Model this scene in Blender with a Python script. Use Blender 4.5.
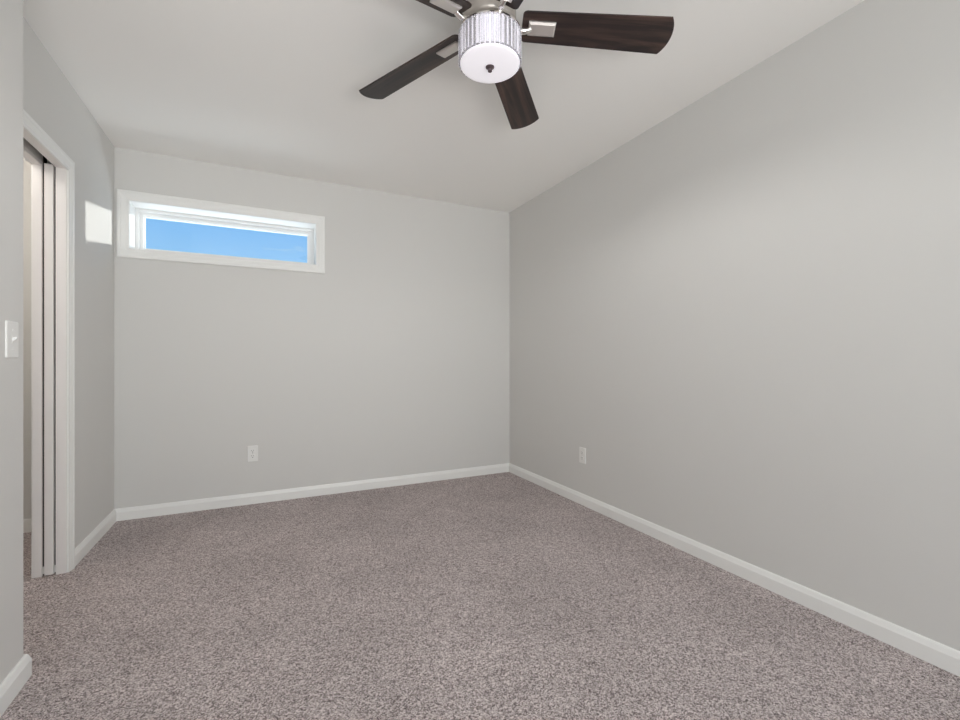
import bpy, bmesh, math, random
from mathutils import Vector, Matrix
random.seed(7)
S = bpy.context.scene
for o in list(bpy.data.objects):
    bpy.data.objects.remove(o)
COL = S.collection
PI = math.pi

# ------------------------------------------------------------------ camera
XL, XR, YB, YF, H = -0.872, 2.09, 3.66, -2.60, 2.44     # room planes (left, right, back, rear, ceiling)
XN, YN = -0.708, 1.978                                   # projecting wall on the near left
cam = bpy.data.objects.new('camera', bpy.data.cameras.new('camera'))
COL.objects.link(cam)
cam.location = (0, 0, 1.05)
cam.rotation_euler = (PI/2, 0, -math.atan2(217, 446))
cam.data.sensor_width = 36
cam.data.lens = 446/960*36
cam.data.clip_start = 0.02
S.camera = cam

# ------------------------------------------------------------------ world, sun, fill lights, exposure
S.view_settings.view_transform = 'Standard'
S.view_settings.look = 'None'
S.view_settings.gamma = 1
S.view_settings.use_curve_mapping = False
S.view_settings.exposure = -0.07
S.cycles.diffuse_bounces = 10
S.cycles.max_bounces = 16
S.cycles.transparent_max_bounces = 16

W = bpy.data.worlds.new('sky'); S.world = W
W.use_nodes = True
nt = W.node_tree; nt.nodes.clear()
n_out = nt.nodes.new('ShaderNodeOutputWorld')
n_bg = nt.nodes.new('ShaderNodeBackground')
n_tc = nt.nodes.new('ShaderNodeTexCoord')
n_sep = nt.nodes.new('ShaderNodeSeparateXYZ')
n_rmp = nt.nodes.new('ShaderNodeValToRGB')
n_rmp.color_ramp.elements[0].position = 0.12
n_rmp.color_ramp.elements[0].color = (0.44, 0.74, 1.05, 1)
n_rmp.color_ramp.elements[1].position = 0.36
n_rmp.color_ramp.elements[1].color = (0.12, 0.45, 1.0, 1)
n_noi = nt.nodes.new('ShaderNodeTexNoise')
n_noi.inputs['Scale'].default_value = 5.0
n_noi.inputs['Detail'].default_value = 6
n_map = nt.nodes.new('ShaderNodeMapping'); n_map.inputs['Scale'].default_value = (1, 1, 6)
n_cr = nt.nodes.new('ShaderNodeValToRGB')
n_cr.color_ramp.elements[0].position = 0.645
n_cr.color_ramp.elements[1].position = 0.84
n_mix = nt.nodes.new('ShaderNodeMixRGB'); n_mix.inputs['Color2'].default_value = (0.75, 0.88, 1, 1)
nt.links.new(n_tc.outputs['Generated'], n_sep.inputs[0])
nt.links.new(n_sep.outputs['Z'], n_rmp.inputs['Fac'])
nt.links.new(n_tc.outputs['Generated'], n_map.inputs['Vector'])
nt.links.new(n_map.outputs[0], n_noi.inputs['Vector'])
nt.links.new(n_noi.outputs['Fac'], n_cr.inputs['Fac'])
nt.links.new(n_cr.outputs['Color'], n_mix.inputs['Fac'])
nt.links.new(n_rmp.outputs['Color'], n_mix.inputs['Color1'])
nt.links.new(n_mix.outputs['Color'], n_bg.inputs['Color'])
n_bg.inputs['Strength'].default_value = 1.03
nt.links.new(n_bg.outputs[0], n_out.inputs[0])

def add_light(name, kind, loc, direction, energy, color=(1, 1, 1), **kw):
    l = bpy.data.lights.new(name, kind)
    l.energy = energy; l.color = color
    for k, v in kw.items():
        setattr(l, k, v)
    o = bpy.data.objects.new(name, l); COL.objects.link(o)
    o.location = loc
    o.rotation_euler = Vector(direction).to_track_quat('-Z', 'Y').to_euler()
    return o

add_light('sun', 'SUN', (6, 8, 4), (-1, -0.62, -0.114), 3.1, (1.0, 0.98, 0.95), angle=math.radians(1.2))
# added area light outside the rear windows, fills the room from behind
add_light('rear_fill', 'AREA', (0.70, YF - 0.16, 1.45), (0, 1, 0.0), 68, (1.0, 0.985, 0.97),
          shape='RECTANGLE', size=2.3, size_y=1.5)
# added soft fill, unseen behind the camera and turned up at the ceiling
add_light('ceiling_fill', 'AREA', (0.45, -1.6, 0.5), (-0.06, 1.0, 0.54), 12, (1.0, 0.985, 0.97),
          shape='RECTANGLE', size=1.6, size_y=0.8, spread=math.radians(80))
add_light('transom_fill', 'AREA', ((-0.793+0.369)/2, 4.15, 1.62), (0, -1, 0.55), 8.5, (0.96, 0.98, 1.0),
          shape='RECTANGLE', size=1.3, size_y=0.4)  # added light outside, hidden below the sightline, brightens window reveal and ceiling
add_light('side_fill', 'AREA', (XR + 0.10, -1.55, 1.45), (-1, 0.3, 0), 14, (0.97, 0.985, 1.0),
          shape='RECTANGLE', size=1.2, size_y=1.4)  # added fill from the right rear, brightens the left walls
add_light('closet_fill', 'POINT', (-1.40, 2.6, 2.25), (0, 0, -1), 11, (1.0, 0.94, 0.88), shadow_soft_size=0.08)  # added unseen light that lifts the closet's brightness

# ------------------------------------------------------------------ materials
def new_mat(name):
    m = bpy.data.materials.new(name); m.use_nodes = True
    b = m.node_tree.nodes['Principled BSDF']
    return m, m.node_tree, b

def simple(name, col, rough=0.5, metal=0.0, bump=None, emit=None):
    m, t, b = new_mat(name)
    b.inputs['Base Color'].default_value = (*col, 1)
    b.inputs['Roughness'].default_value = rough
    b.inputs['Metallic'].default_value = metal
    if bump:
        sc, st, dist = bump
        n = t.nodes.new('ShaderNodeTexNoise'); n.inputs['Scale'].default_value = sc
        n.inputs['Detail'].default_value = 3
        tc = t.nodes.new('ShaderNodeTexCoord')
        bp = t.nodes.new('ShaderNodeBump'); bp.inputs['Strength'].default_value = st
        bp.inputs['Distance'].default_value = dist
        t.links.new(tc.outputs['Object'], n.inputs['Vector'])
        t.links.new(n.outputs['Fac'], bp.inputs['Height'])
        t.links.new(bp.outputs[0], b.inputs['Normal'])
    if emit:
        b.inputs['Emission Color'].default_value = (*emit[0], 1)
        b.inputs['Emission Strength'].default_value = emit[1]
    return m

M = {}
M['wall'] = simple('wall_paint', (0.675, 0.668, 0.648), 0.75, bump=(220, 0.10, 0.001))
M['ceiling'] = simple('ceiling_paint', (0.905, 0.895, 0.87), 0.9, bump=(160, 0.12, 0.001))
M['trim'] = simple('trim_paint', (0.86, 0.86, 0.84), 0.38)
M['doorpaint'] = simple('door_paint', (0.84, 0.815, 0.80), 0.45)
M['vinyl'] = simple('window_vinyl', (0.86, 0.86, 0.85), 0.35)
M['plastic'] = simple('plate_plastic', (0.82,0.815,0.795), 0.4)
M['dark'] = simple('dark_slot', (0.012, 0.011, 0.010), 0.9)  # also carries the painted shade in the door pocket
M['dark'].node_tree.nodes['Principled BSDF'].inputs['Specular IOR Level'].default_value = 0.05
M['track'] = simple('track_metal', (0.25, 0.25, 0.25), 0.4, 0.8)
M['nickel'] = simple('brushed_nickel', (0.78, 0.74, 0.71), 0.42, 0.85, bump=(60, 0.04, 0.001))
M['housing'] = simple('satin_nickel', (0.50, 0.465, 0.43), 0.42, 0.9)
M['chrome'] = simple('polished_nickel', (0.80, 0.77, 0.74), 0.18, 1.0)
M['finial'] = simple('dark_nickel', (0.20, 0.16, 0.17), 0.3, 0.9)
M['screw'] = simple('screw_metal', (0.55, 0.55, 0.53), 0.4, 0.6)
M['diffuser'] = simple('frosted_diffuser', (0.80, 0.78, 0.82), 0.35, emit=((0.97, 0.94, 1.0), 0.38))
M['liner'] = simple('frosted_liner', (0.85, 0.84, 0.88), 0.3, emit=((0.97, 0.95, 1.0), 0.95))

# glass that lets the sun through
m, t, b = new_mat('window_glass')
t.nodes.remove(b)
tr = t.nodes.new('ShaderNodeBsdfTransparent'); tr.inputs[0].default_value = (0.97, 0.985, 0.98, 1)
gl = t.nodes.new('ShaderNodeBsdfGlossy'); gl.inputs['Roughness'].default_value = 0.02
mx = t.nodes.new('ShaderNodeMixShader'); mx.inputs[0].default_value = 0.04
t.links.new(tr.outputs[0], mx.inputs[1]); t.links.new(gl.outputs[0], mx.inputs[2])
t.links.new(mx.outputs[0], t.nodes['Material Output'].inputs[0])
M['glass'] = m

m, t, b = new_mat('crystal')
b.inputs['Base Color'].default_value = (0.80, 0.79, 0.82, 1)
b.inputs['Transmission Weight'].default_value = 0.78
b.inputs['Roughness'].default_value = 0.05
b.inputs['IOR'].default_value = 1.45
M['crystal'] = m

# carpet: short twisted pile, mauve grey yarn with darker flecks
m, t, b = new_mat('carpet')
tc = t.nodes.new('ShaderNodeTexCoord')
def noise(scale, detail, rough=0.5):
    n = t.nodes.new('ShaderNodeTexNoise'); n.inputs['Scale'].default_value = scale
    n.inputs['Detail'].default_value = detail; n.inputs['Roughness'].default_value = rough
    t.links.new(tc.outputs['Object'], n.inputs['Vector']); return n
def ramp(src, stops):
    r = t.nodes.new('ShaderNodeValToRGB')
    e = r.color_ramp.elements
    while len(e) < len(stops): e.new(0.5)
    for k, (p, c) in enumerate(stops):
        e[k].position = p; e[k].color = (*c, 1)
    t.links.new(src, r.inputs['Fac']); return r
fine = noise(280, 2.0, 0.6)
def cells(scale):
    v = t.nodes.new('ShaderNodeTexVoronoi'); v.inputs['Scale'].default_value = scale
    t.links.new(tc.outputs['Object'], v.inputs['Vector']); return v
def math_(op, a, b_):
    n = t.nodes.new('ShaderNodeMath'); n.operation = op
    for k, q in enumerate((a, b_)):
        if isinstance(q, (int, float)): n.inputs[k].default_value = q
        else: t.links.new(q, n.inputs[k])
    return n.outputs[0]
tuft, clump = cells(290), cells(165)
def red(v):
    sp = t.nodes.new('ShaderNodeSeparateColor'); t.links.new(v.outputs['Color'], sp.inputs[0]); return sp.outputs[0]
yarn = math_('ADD', math_('ADD', math_('MULTIPLY', red(tuft), 0.42), math_('MULTIPLY', red(clump), 0.20)), math_('MULTIPLY', fine.outputs['Fac'], 0.38))
big = noise(2.2, 4, 0.55)
c1 = ramp(yarn, [(0.25, (0.11, 0.085, 0.083)), (0.39, (0.305, 0.250, 0.242)), (0.51, (0.475, 0.407, 0.398)), (0.70, (0.80, 0.715, 0.70))])
c2 = ramp(big.outputs['Fac'], [(0.36, (0.90, 0.90, 0.90)), (0.55, (1, 1, 1)), (0.72, (1.10, 1.10, 1.10))])
mul = t.nodes.new('ShaderNodeMixRGB'); mul.blend_type = 'MULTIPLY'; mul.inputs[0].default_value = 1
t.links.new(c1.outputs[0], mul.inputs[1]); t.links.new(c2.outputs[0], mul.inputs[2])
t.links.new(mul.outputs[0], b.inputs['Base Color'])
b.inputs['Roughness'].default_value = 1.0
b.inputs['Specular IOR Level'].default_value = 0.1
b.inputs['Sheen Weight'].default_value = 0.1
bp = t.nodes.new('ShaderNodeBump'); bp.inputs['Strength'].default_value = 0.6; bp.inputs['Distance'].default_value = 0.006
hgt = math_('SUBTRACT', fine.outputs['Fac'], tuft.outputs['Distance'])
t.links.new(hgt, bp.inputs['Height']); t.links.new(bp.outputs[0], b.inputs['Normal'])
M['carpet'] = m

# dark walnut with streaks running along local X
m, t, b = new_mat('walnut')
tc = t.nodes.new('ShaderNodeTexCoord')
mp = t.nodes.new('ShaderNodeMapping'); mp.inputs['Scale'].default_value = (1.3, 15, 15)
oi = t.nodes.new('ShaderNodeObjectInfo')
vm = t.nodes.new('ShaderNodeVectorMath'); vm.operation = 'ADD'
t.links.new(tc.outputs['Object'], mp.inputs['Vector'])
t.links.new(mp.outputs[0], vm.inputs[0])
sc = t.nodes.new('ShaderNodeMath'); sc.operation = 'MULTIPLY'; sc.inputs[1].default_value = 9
t.links.new(oi.outputs['Random'], sc.inputs[0]); t.links.new(sc.outputs[0], vm.inputs[1])
n1 = t.nodes.new('ShaderNodeTexNoise'); n1.inputs['Scale'].default_value = 1.4; n1.inputs['Detail'].default_value = 7
n1.inputs['Roughness'].default_value = 0.62; n1.inputs['Distortion'].default_value = 0.5
t.links.new(vm.outputs[0], n1.inputs['Vector'])
r = ramp(n1.outputs['Fac'], [(0.33, (0.009, 0.007, 0.007)), (0.47, (0.022, 0.014, 0.013)), (0.58, (0.055, 0.032, 0.026)), (0.72, (0.11, 0.065, 0.05))])
t.links.new(r.outputs[0], b.inputs['Base Color'])
b.inputs['Roughness'].default_value = 0.42
M['walnut'] = m

# ------------------------------------------------------------------ helpers
def link(name, bm, mat, parent=None, smooth=False, autosharp=None):
    bmesh.ops.recalc_face_normals(bm, faces=bm.faces)
    me = bpy.data.meshes.new(name)
    bm.to_mesh(me); bm.free()
    me.materials.append(M[mat])
    if smooth:
        for p in me.polygons: p.use_smooth = True
        if autosharp: me.set_sharp_from_angle(angle=math.radians(autosharp))
    o = bpy.data.objects.new(name, me); COL.objects.link(o)
    if parent: o.parent = parent
    return o

def struct(o):
    o['kind'] = 'structure'; return o

def empty(name, loc, label=None, cat=None, group=None):
    o = bpy.data.objects.new(name, None); COL.objects.link(o)
    o.location = loc; o.empty_display_size = 0.05
    if label: o['label'] = label
    if cat: o['category'] = cat
    if group: o['group'] = group
    return o

def box(bm, x0, x1, y0, y1, z0, z1, bevel=0.0, seg=2):
    r = bmesh.ops.create_cube(bm, size=1)
    vs = r['verts']
    for v in vs:
        v.co = Vector(((x0+x1)/2 + v.co.x*(x1-x0), (y0+y1)/2 + v.co.y*(y1-y0), (z0+z1)/2 + v.co.z*(z1-z0)))
    if bevel:
        es = list({e for v in vs for e in v.link_edges})
        bmesh.ops.bevel(bm, geom=es, offset=bevel, segments=seg, affect='EDGES', profile=0.5)
    return vs

def lathe(bm, prof, n=48, cap0=True, cap1=True):
    rings = []
    for (r, z) in prof:
        if r < 1e-6:
            rings.append([bm.verts.new((0, 0, z))])
        else:
            rings.append([bm.verts.new((r*math.cos(2*PI*i/n), r*math.sin(2*PI*i/n), z)) for i in range(n)])
    for a, b_ in zip(rings, rings[1:]):
        for i in range(n):
            j = (i+1) % n
            if len(a) == 1: bm.faces.new((a[0], b_[i], b_[j]))
            elif len(b_) == 1: bm.faces.new((a[i], a[j], b_[0]))
            else: bm.faces.new((a[i], a[j], b_[j], b_[i]))
    if cap0 and len(rings[0]) > 1: bm.faces.new(rings[0])
    if cap1 and len(rings[-1]) > 1: bm.faces.new(rings[-1])

def loft(bm, rings, closed=False):
    """rings: lists of points, each ring a closed section; caps at the ends unless closed"""
    R = [[bm.verts.new(p) for p in r] for r in rings]
    n = len(R[0])
    pairs = list(zip(R, R[1:])) + ([(R[-1], R[0])] if closed else [])
    for a, b_ in pairs:
        for i in range(n):
            j = (i+1) % n
            bm.faces.new((a[i], a[j], b_[j], b_[i]))
    if not closed:
        bm.faces.new(R[0]); bm.faces.new(R[-1])

def mitre_frame(bm, pts, outs, prof, to3d):
    """sweep a casing profile (u outward, v thickness) through 2-D points; outs = mitre directions"""
    rings = []
    for (p, d) in zip(pts, outs):
        rings.append([to3d(p[0] + d[0]*u, p[1] + d[1]*u, v) for (u, v) in prof])
    return rings

# ------------------------------------------------------------------ the room shell
T = 0.20
bm = bmesh.new(); box(bm, -2.2, XR+T, YF-T, YB+T, -0.12, 0.0)
struct(link('floor', bm, 'carpet'))
bm = bmesh.new(); box(bm, -2.2, XR+T, YF-T, YB+T, H, H+0.15)
struct(link('ceiling', bm, 'ceiling'))
# back wall with the opening of the transom window
WX0, WX1, WZ0, WZ1 = -0.793, 0.369, 1.787, 2.101
bm = bmesh.new()
for a in ((-2.2, WX0, 0, H), (WX1, XR+T, 0, H), (WX0, WX1, 0, WZ0), (WX0, WX1, WZ1, H)):
    box(bm, a[0], a[1], YB, YB+T, a[2], a[3])
bmesh.ops.remove_doubles(bm, verts=bm.verts, dist=1e-5)
struct(link('wall_back', bm, 'wall'))
SW0, SW1 = -2.15, -0.95  # opening for the added side window
bm = bmesh.new()
for a in ((YF-T, SW0, 0, H), (SW1, YB, 0, H), (SW0, SW1, 0, 0.75), (SW0, SW1, 2.15, H)):
    box(bm, XR, XR+T, a[0], a[1], a[2], a[3])
bmesh.ops.remove_doubles(bm, verts=bm.verts, dist=1e-5)
struct(link('wall_right', bm, 'wall'))
# left wall: the pocket the door slides into, two skins with a slot between
XI, XP0, XP1 = -0.997, -0.912, -0.9626      # closet face, slot edges
DY0, DY1, DZ = 2.10, 2.868, 1.992            # door opening
bm = bmesh.new()
box(bm, XP0, XL, DY1+0.02, YB, 0, H)
box(bm, XI, XP1, DY1+0.02, YB, 0, H)
box(bm, XI, XL, YN, DY0-0.02, 0, H)
box(bm, XP0, XL, DY0-0.02, DY1+0.02, DZ+0.02, H)
box(bm, XI, XP1, DY0-0.02, DY1+0.02, DZ+0.02, H)
box(bm, XP1, XP0, DY0-0.02, YB, DZ+0.09, H)
struct(link('wall_left', bm, 'wall'))
bm = bmesh.new()
box(bm, -0.92, XN, YF, YN, 0, H, bevel=0.004)
struct(link('wall_front_left', bm, 'wall'))
# closet behind the door
bm = bmesh.new(); box(bm, -2.2, -1.72, YF, YB, 0, H)
struct(link('wall_closet', bm, 'wall'))
bm = bmesh.new(); box(bm, -1.72, XI, 1.70, 1.82, 0, H)
struct(link('wall_closet_end', bm, 'wall'))
# unseen rear wall, two window openings added for the fill light
RW = ((-0.45, 0.65), (0.75, 1.85)); RZ0, RZ1 = 0.70, 2.20
bm = bmesh.new()
for a in ((-2.2, RW[0][0], 0, H), (RW[0][1], RW[1][0], 0, H), (RW[1][1], XR+T, 0, H)):
    box(bm, a[0], a[1], YF-0.14, YF, a[2], a[3])
for w in RW:
    box(bm, w[0], w[1], YF-0.14, YF, 0, RZ0); box(bm, w[0], w[1], YF-0.14, YF, RZ1, H)
bmesh.ops.remove_doubles(bm, verts=bm.verts, dist=1e-5)
struct(link('wall_rear', bm, 'wall'))

# ------------------------------------------------------------------ baseboards
BP = [(0, 0), (0.0145, 0), (0.0145, 0.055), (0.0125, 0.060), (0.0105, 0.066), (0.0085, 0.073), (0.005, 0.0785), (0, 0.0785)]
def baseboard(name, p0, p1, nrm, m0, m1):
    p0, p1, nrm = Vector((*p0, 0)), Vector((*p1, 0)), Vector((*nrm, 0))
    d = (p1-p0).normalized()
    bm = bmesh.new()
    up = Vector((0, 0, 1))
    loft(bm, [[p0 + nrm*u + d*u*m0 + up*v for u, v in BP], [p1 + nrm*u - d*u*m1 + up*v for u, v in BP]])
    return struct(link(name, bm, 'trim'))
CAS_O = DY1 + 0.058                                       # outer edge of the door casing
baseboard('baseboard_back', (XL, YB), (XR, YB), (0, -1), 1, 1)
baseboard('baseboard_right', (XR, YB), (XR, YF), (-1, 0), 1, 1)
baseboard('baseboard_left', (XL, CAS_O), (XL, YB), (1, 0), 0, 1)
baseboard('baseboard_front_left', (XN, YF), (XN, YN), (1, 0), 1, -1)
baseboard('baseboard_stub', (XN, YN), (XL, YN), (0, 1), -1, 1)
baseboard('baseboard_rear', (XR, YF), (XN, YF), (0, 1), 1, 1)
baseboard('baseboard_closet', (-1.72, YB), (XI, YB), (0, -1), 1, 1)

# ------------------------------------------------------------------ casing profile (u from the inner edge outwards, v proud of the wall)
CP = [(0, 0), (0, 0.008), (0.003, 0.010), (0.012, 0.010), (0.016, 0.0125), (0.034, 0.0145), (0.038, 0.0175),
      (0.050, 0.0175), (0.054, 0.014), (0.054, 0)]

# ------------------------------------------------------------------ window_1 (transom) on the back wall
win = struct(empty('window_1', ((WX0+WX1)/2, YB, WZ0)))
def kid(name, bm, mat, parent, **kw):
    o = link(name, bm, mat, None, **kw)
    o.parent = parent
    o.matrix_parent_inverse = Matrix.Translation(-parent.location) if parent.parent is None else Matrix()
    return o
g = 0.006
pts = [(WX0+0, WZ0+0), (WX1, WZ0), (WX1, WZ1), (WX0, WZ1)]
outs = [(-1, -1), (1, -1), (1, 1), (-1, 1)]
k_ = 1.19
bm = bmesh.new()
loft(bm, mitre_frame(bm, pts, outs, [(u*k_, v) for u, v in CP], lambda a, b_, v: (a, YB - v, b_)), closed=True)
kid('window_casing', bm, 'trim', win)
def rect_frame(bm, x0, x1, z0, z1, w, y0, y1, wb=None):
    wb = w if wb is None else wb
    o_ = [(x0, z0), (x1, z0), (x1, z1), (x0, z1)]
    i_ = [(x0+w, z0+wb), (x1-w, z0+wb), (x1-w, z1-w), (x0+w, z1-w)]
    rings = []
    for (a, c) in zip(o_, i_):
        rings.append([(a[0], y0, a[1]), (c[0], y0, c[1]), (c[0], y1, c[1]), (a[0], y1, a[1])])
    loft(bm, rings, closed=True)
YJ = YB + 0.158
bm = bmesh.new(); rect_frame(bm, WX0-0.012, WX1+0.012, WZ0-0.012, WZ1+0.012, 0.013, YB-0.004, YJ+0.002)
kid('window_jamb', bm, 'trim', win)
bm = bmesh.new()
rect_frame(bm, WX0+0.001, WX1-0.001, WZ0+0.001, WZ1-0.001, 0.020, YJ-0.012, YJ+0.07)
rect_frame(bm, WX0+0.020, WX1-0.020, WZ0+0.020, WZ1-0.020, 0.022, YJ+0.012, YJ+0.06)
rect_frame(bm, WX0+0.041, WX1-0.041, WZ0+0.041, WZ1-0.041, 0.006, YJ+0.026, YJ+0.055)
kid('window_frame', bm, 'vinyl', win)
bm = bmesh.new(); box(bm, WX0+0.040, WX1-0.040, YJ+0.038, YJ+0.044, WZ0+0.040, WZ1-0.040)
kid('window_pane', bm, 'glass', win)

# rear windows (unseen behind the camera, added for the rear fill)
for n, w in enumerate(RW):
    rw = struct(empty('window_%d' % (n+2), ((w[0]+w[1])/2, YF, RZ0)))
    pts = [(w[0], RZ0), (w[1], RZ0), (w[1], RZ1), (w[0], RZ1)]
    bm = bmesh.new()
    loft(bm, mitre_frame(bm, pts, outs, CP, lambda a, b_, v: (a, YF + v, b_)), closed=True)
    kid('window_casing', bm, 'trim', rw)
    bm = bmesh.new()
    rect_frame(bm, w[0]+0.001, w[1]-0.001, RZ0+0.001, RZ1-0.001, 0.03, YF-0.10, YF-0.04)
    zc = (RZ0+RZ1)/2
    box(bm, w[0]+0.03, w[1]-0.03, YF-0.09, YF-0.05, zc-0.02, zc+0.02)
    kid('window_frame', bm, 'vinyl', rw)
    bm = bmesh.new(); box(bm, w[0]+0.028, w[1]-0.028, YF-0.073, YF-0.067, RZ0+0.028, RZ1-0.028)
    kid('window_pane', bm, 'glass', rw)

sw4 = struct(empty('window_4', (XR, (SW0+SW1)/2, 0.75)))  # unseen window, added to give the side fill an opening
pts = [(SW0, 0.75), (SW1, 0.75), (SW1, 2.15), (SW0, 2.15)]
bm = bmesh.new()
loft(bm, mitre_frame(bm, pts, outs, CP, lambda a, b_, v: (XR - v, a, b_)), closed=True)
kid('window_casing', bm, 'trim', sw4)
bm = bmesh.new()
for a in ((SW0, SW0+0.03, 0.75, 2.15), (SW1-0.03, SW1, 0.75, 2.15), (SW0+0.03, SW1-0.03, 0.75, 0.78), (SW0+0.03, SW1-0.03, 2.12, 2.15), (SW0+0.03, SW1-0.03, 1.43, 1.47)):
    box(bm, XR+0.04, XR+0.09, a[0]+0.0005, a[1]-0.0005, a[2]+0.0005, a[3]-0.0005)
kid('window_frame', bm, 'vinyl', sw4)

# ------------------------------------------------------------------ pocket doorway: casing, split jambs, track, door
tr = struct(empty('trim_1', (XL, DY1, 0)))
bm = bmesh.new()
pts = [(DY1+0.004, 0), (DY1+0.004, DZ-0.003), (DY0-0.004, DZ-0.003), (DY0-0.004, 0)]
outs2 = [(1, 0), (1, 1.12), (-1, 1.12), (-1, 0)]
loft(bm, mitre_frame(bm, pts, outs2, CP, lambda a, b_, v: (XL + v, a, b_)))
kid('door_casing', bm, 'trim', tr)
bm = bmesh.new()
loft(bm, mitre_frame(bm, pts, outs2, CP, lambda a, b_, v: (XI - v*0.55, a, b_)))
kid('door_casing', bm, 'trim', tr)
for x0, x1 in ((XP0, XL+0.0005), (XI-0.0005, XP1)):
    bm = bmesh.new()
    box(bm, x0, x1, DY1, DY1+0.02, 0, DZ+0.02, bevel=0.0015)
    kid('side_jamb', bm, 'doorpaint', tr)
    bm = bmesh.new()
    box(bm, x0, x1, DY0, DY1, DZ, DZ+0.02, bevel=0.0015)
    kid('head_jamb', bm, 'doorpaint', tr)
bm = bmesh.new(); box(bm, XI-0.0005, XL+0.0005, DY0-0.02, DY0, 0, DZ+0.02, bevel=0.0015)
kid('strike_jamb', bm, 'doorpaint', tr)
bm = bmesh.new()
xc = (XP0+XP1)/2
box(bm, xc-0.018, xc-0.014, DY0, YB-0.02, DZ+0.045, DZ+0.09)
box(bm, xc+0.014, xc+0.018, DY0, YB-0.02, DZ+0.045, DZ+0.09)
box(bm, xc-0.018, xc+0.018, DY0, YB-0.02, DZ+0.085, DZ+0.09)
kid('door_track', bm, 'track', tr)
for x0, x1 in ((XP1+0.0008, XP1+0.0062), (XP0-0.0062, XP0-0.0006)):
    bm = bmesh.new(); box(bm, x0, x1, DY1+0.002, DY1+0.0115, 0.012, 0.045, bevel=0.0005)
    kid('floor_guide', bm, 'plastic', tr)
bm = bmesh.new()
box(bm, XP1+0.0095, XP0-0.0074, DY1-0.004, YB-0.045, 0.005, DZ+0.012, bevel=0.002)
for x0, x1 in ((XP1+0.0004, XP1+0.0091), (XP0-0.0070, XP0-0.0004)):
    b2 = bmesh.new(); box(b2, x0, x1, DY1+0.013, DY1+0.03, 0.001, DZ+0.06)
    kid('pocket_shade', b2, 'dark', tr)  # near-black strips added in the gaps as painted shade
d = link('door_1', bm, 'doorpaint'); struct(d)

# ------------------------------------------------------------------ wall plates
def plate_mesh(w, h, t):
    bm = bmesh.new()
    sec = [(1.0, 0), (1.0, 0.35), (0.985, 0.75), (0.93, 1.0)]
    rings = []
    for s, tt in sec:
        iw, ih = w/2 - (1-s)*w/2, h/2 - (1-s)*w/2
        rr = 0.004
        ring = []
        for cx, cy, a0 in ((iw-rr, ih-rr, 0), (-iw+rr, ih-rr, 90), (-iw+rr, -ih+rr, 180), (iw-rr, -ih+rr, 270)):
            for q in (0, 45, 90):
                a = math.radians(a0+q)
                ring.append((cx + rr*math.cos(a), -tt*t, cy + rr*math.sin(a)))
        rings.append(ring)
    loft(bm, rings)
    return bm
def screw_mesh(x, y, z, r=0.0032):
    bm = bmesh.new()
    lathe(bm, [(r, 0), (r, 0.0008), (r*0.7, 0.0014), (0, 0.0016)], 14)
    bmesh.ops.transform(bm, matrix=Matrix.Translation((x, y, z)) @ Matrix.Rotation(PI/2, 4, 'X'), verts=bm.verts)
    return bm
def sub(name, bm, mat, parent, **kw):
    return link(name, bm, mat, parent, **kw)

def outlet(loc, rz, label):
    e = empty('wall_outlet', loc, label, 'outlet'); e.rotation_euler.z = rz
    sub('cover_plate', plate_mesh(0.070, 0.114, 0.006), 'plastic', e)
    for s in (-1, 1):
        bm = bmesh.new(); zc = s*0.0195
        ring = []
        for i in range(28):
            a = 2*PI*i/28
            ring.append((0.0172*math.cos(a), max(-0.0135, min(0.0135, 0.0172*math.sin(a)))))
        loft(bm, [[(x, -0.0055, z+zc) for x, z in ring], [(x*0.985, -0.0078, z*0.985+zc) for x, z in ring]])
        r_ = sub('receptacle', bm, 'plastic', e)
        bm = bmesh.new()
        box(bm, -0.0075, -0.0052, -0.0082, -0.0072, zc+0.001, zc+0.0085)
        box(bm, 0.0052, 0.0075, -0.0082, -0.0072, zc+0.002, zc+0.0080)
        box(bm, -0.0024, 0.0024, -0.0082, -0.0072, zc-0.0095, zc-0.0045)
        sub('slot', bm, 'dark', r_)
    sub('screw', screw_mesh(0, -0.006, 0), 'screw', e)
    return e
outlet((-0.068, YB, 0.366), 0, 'white duplex outlet on the back wall below the transom window')
outlet((XR, 2.588, 0.357), -PI/2, 'white duplex outlet low on the long right wall near the corner')

sw = empty('light_switch', (XN, 1.895, 1.114), 'white toggle light switch on the projecting wall left of the doorway', 'switch')
sw.rotation_euler.z = PI/2
sub('cover_plate', plate_mesh(0.074, 0.114, 0.0045), 'plastic', sw)
bm = bmesh.new(); box(bm, -0.0065, 0.0065, -0.0053, -0.0035, -0.0125, 0.0125, bevel=0.0006)
tb = sub('toggle_frame', bm, 'plastic', sw)
bm = bmesh.new()
loft(bm, [[(-0.0045, -0.0045, -0.007), (0.0045, -0.0045, -0.007), (0.0045, -0.0045, 0.005), (-0.0045, -0.0045, 0.005)],
          [(-0.0035, -0.0150, 0.003), (0.0035, -0.0150, 0.003), (0.0035, -0.0142, 0.009), (-0.0035, -0.0142, 0.009)]])
sub('toggle', bm, 'plastic', sw)
for z in (-0.030, 0.030):
    sub('screw', screw_mesh(0, -0.0045, z), 'plastic', sw)

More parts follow.
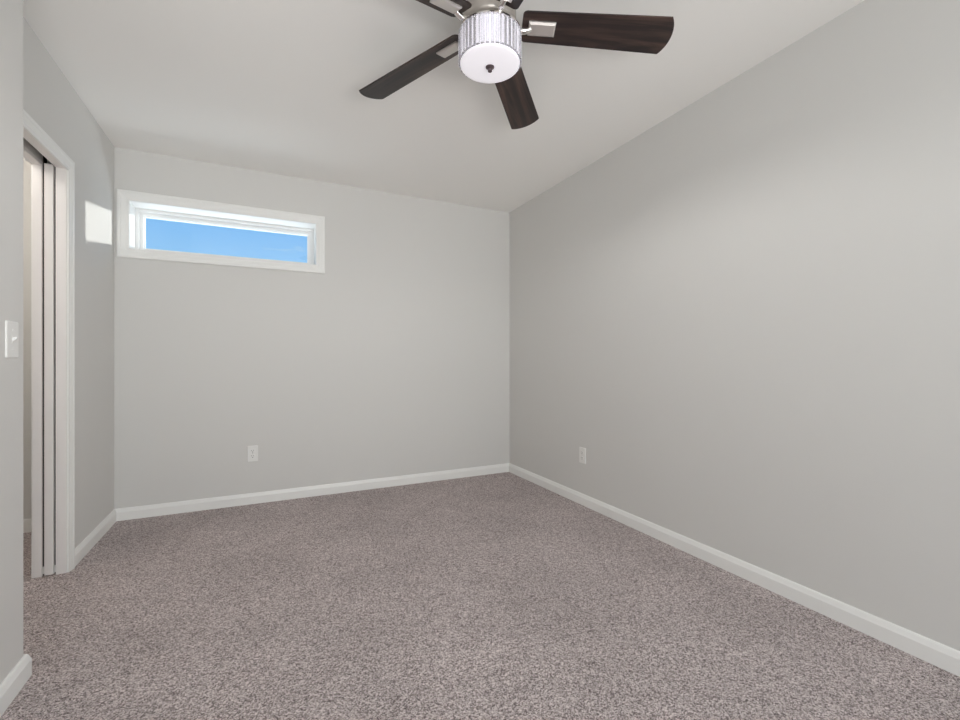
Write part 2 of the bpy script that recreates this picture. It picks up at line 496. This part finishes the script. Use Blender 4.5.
# ------------------------------------------------------------------ ceiling fan
FX, FY = 0.767, 1.491
ZB = 2.3113 - H                                            # blade plane, relative to the ceiling
fan = empty('ceiling_fan', (FX, FY, H), 'five-blade ceiling fan with dark walnut blades and a crystal drum light', 'ceiling fan')
bm = bmesh.new()
lathe(bm, [(0.066, 0), (0.068, -0.006), (0.068, -0.030), (0.060, -0.045), (0.050, -0.050)], 56)
sub('canopy', bm, 'housing', fan, smooth=True, autosharp=40)
bm = bmesh.new()
lathe(bm, [(0.050, -0.048), (0.074, -0.052), (0.092, -0.062), (0.098, -0.075), (0.098, -0.128), (0.094, -0.136), (0.086, -0.140),
           (0.080, -0.143), (0.080, -0.172), (0.076, -0.174)], 72)
sub('motor_housing', bm, 'housing', fan, smooth=True, autosharp=40)

# blades and their arms
def blade_mesh():
    bm = bmesh.new()
    r0, r1, w0, w1, bulge, th, rc = 0.1205, 0.661, 0.120, 0.148, 0.024, 0.006, 0.014
    out = []
    for q in range(6):                                    # root corner on -y side
        a = PI + (PI/2)*q/5
        out.append((r0+rc + rc*math.cos(a), -(w0/2-rc) + rc*math.sin(a)))
    c = w1/2; R = (c*c + bulge*bulge)/(2*bulge); cx = r1 + bulge - R; am = math.asin(c/R)
    for q in range(15):
        a = -am + 2*am*q/14
        out.append((cx + R*math.cos(a), R*math.sin(a)))
    for q in range(6):
        a = PI/2 + (PI/2)*q/5
        out.append((r0+rc + rc*math.cos(a), (w0/2-rc) + rc*math.sin(a)))
    loft(bm, [[(x, y, -th/2) for x, y in out], [(x, y, th/2) for x, y in out]])
    top = [e for e in bm.edges if abs(e.verts[0].co.z - e.verts[1].co.z) < 1e-6]
    bmesh.ops.bevel(bm, geom=top, offset=0.0015, segments=2, affect='EDGES', profile=0.5)
    return bm
def arm_mesh():
    bm = bmesh.new()
    path = [(0.074, 0, 0.000), (0.092, 0, -0.012), (0.110, 0, -0.021), (0.128, 0, -0.022), (0.140, 0, -0.019), (0.152, 0, -0.013)]
    rings = []
    for i, p in enumerate(path):
        a = Vector(path[max(i-1, 0)]); b_ = Vector(path[min(i+1, len(path)-1)])
        d = (b_-a).normalized(); up = Vector((0, 1, 0)).cross(d)
        w = 0.0135 - 0.0005*i; h = 0.0125 - 0.0006*i
        rings.append([Vector(p) + Vector((0, 1, 0))*w*math.cos(2*PI*k/12) + up*h*math.sin(2*PI*k/12) for k in range(12)])
    loft(bm, rings)
    return bm
def arm_plate_mesh():
    bm = bmesh.new()
    secs = [(0.050, 0.0275, -0.0025), (0.050, 0.0275, -0.008), (0.044, 0.0205, -0.0125)]
    rings = [[(0.195+sx*hx, sy*hy, z) for sx, sy in ((-1, -1), (1, -1), (1, 1), (-1, 1))] for hx, hy, z in secs]
    loft(bm, rings)
    return bm
P = -0.2357; PHI = -0.440; DROOP = 0.0576
b0 = sub('blade', blade_mesh(), 'walnut', fan)
a0 = sub('blade_arm', arm_mesh(), 'chrome', fan, smooth=True, autosharp=60)
p0 = sub('mounting_plate', arm_plate_mesh(), 'nickel', a0)
for k in range(5):
    if k == 0: b_, a_, p_ = b0, a0, p0
    else:
        b_ = b0.copy(); a_ = a0.copy(); p_ = p0.copy()
        for o in (b_, a_, p_): COL.objects.link(o)
        b_.parent = fan; a_.parent = fan; p_.parent = a_
    for o in (b_, a_):
        o.location = (0, 0, ZB); o.rotation_euler = (P, DROOP, PHI + 2*PI*k/5)

# drum light
ZT, ZD = 2.270 - H, 2.160 - H
bm = bmesh.new()
lathe(bm, [(0.076, ZT+0.006), (0.110, ZT+0.005), (0.1185, ZT+0.003), (0.1185, ZT-0.002), (0.110, ZT-0.003), (0.076, ZT-0.003)], 72)
drum = sub('light_drum', bm, 'chrome', fan, smooth=True, autosharp=30)
bm = bmesh.new()
lathe(bm, [(0.1065, ZT-0.003), (0.1065, ZD+0.003)], 80, False, False)
sub('inner_shade', bm, 'liner', drum, smooth=True)
NP = 40
bm = bmesh.new()
hw = 0.0072
sec = [(0.1078, -hw), (0.1140, -hw), (0.1186, -hw*0.5), (0.1186, hw*0.5), (0.1140, hw), (0.1078, hw)]
loft(bm, [[(x, y, ZT-0.0035) for x, y in sec], [(x, y, ZD+0.004) for x, y in sec]])
pr0 = sub('crystal_prism', bm, 'crystal', drum)
for k in range(NP):
    pr = pr0 if k == 0 else pr0.copy()
    if k: COL.objects.link(pr); pr.parent = drum
    pr.rotation_euler.z = 2*PI*(k+0.5)/NP
bm = bmesh.new()
prof = [(0.108, ZD+0.005), (0.1115, ZD+0.003), (0.1115, ZD-0.001)]
for q in range(1, 9):
    a = q/8*PI/2
    prof.append((0.1115*math.cos(a*0.999) if q < 8 else 0.0, ZD-0.001 - 0.008*math.sin(a)))
lathe(bm, prof, 72)
df = sub('diffuser', bm, 'diffuser', fan, smooth=True, autosharp=60)
bm = bmesh.new()
z = ZD-0.0085
lathe(bm, [(0.0165, z), (0.0165, z-0.003), (0.011, z-0.006), (0.0065, z-0.009), (0.0065, z-0.012), (0.0085, z-0.014), (0.0085, z-0.017), (0.005, z-0.020), (0, z-0.021)], 32)
sub('finial', bm, 'finial', df, smooth=True, autosharp=40)

# the light the lit drum throws down into the room
fl = bpy.data.lights.new('fan_lamp', 'SPOT'); fl.energy = 18; fl.color = (1.0, 0.985, 0.97)
fl.spot_size = math.radians(178); fl.spot_blend = 0.35; fl.shadow_soft_size = 0.0
fo = bpy.data.objects.new('fan_lamp', fl); COL.objects.link(fo)
fo.location = (FX, FY, H + ZD - 0.04)
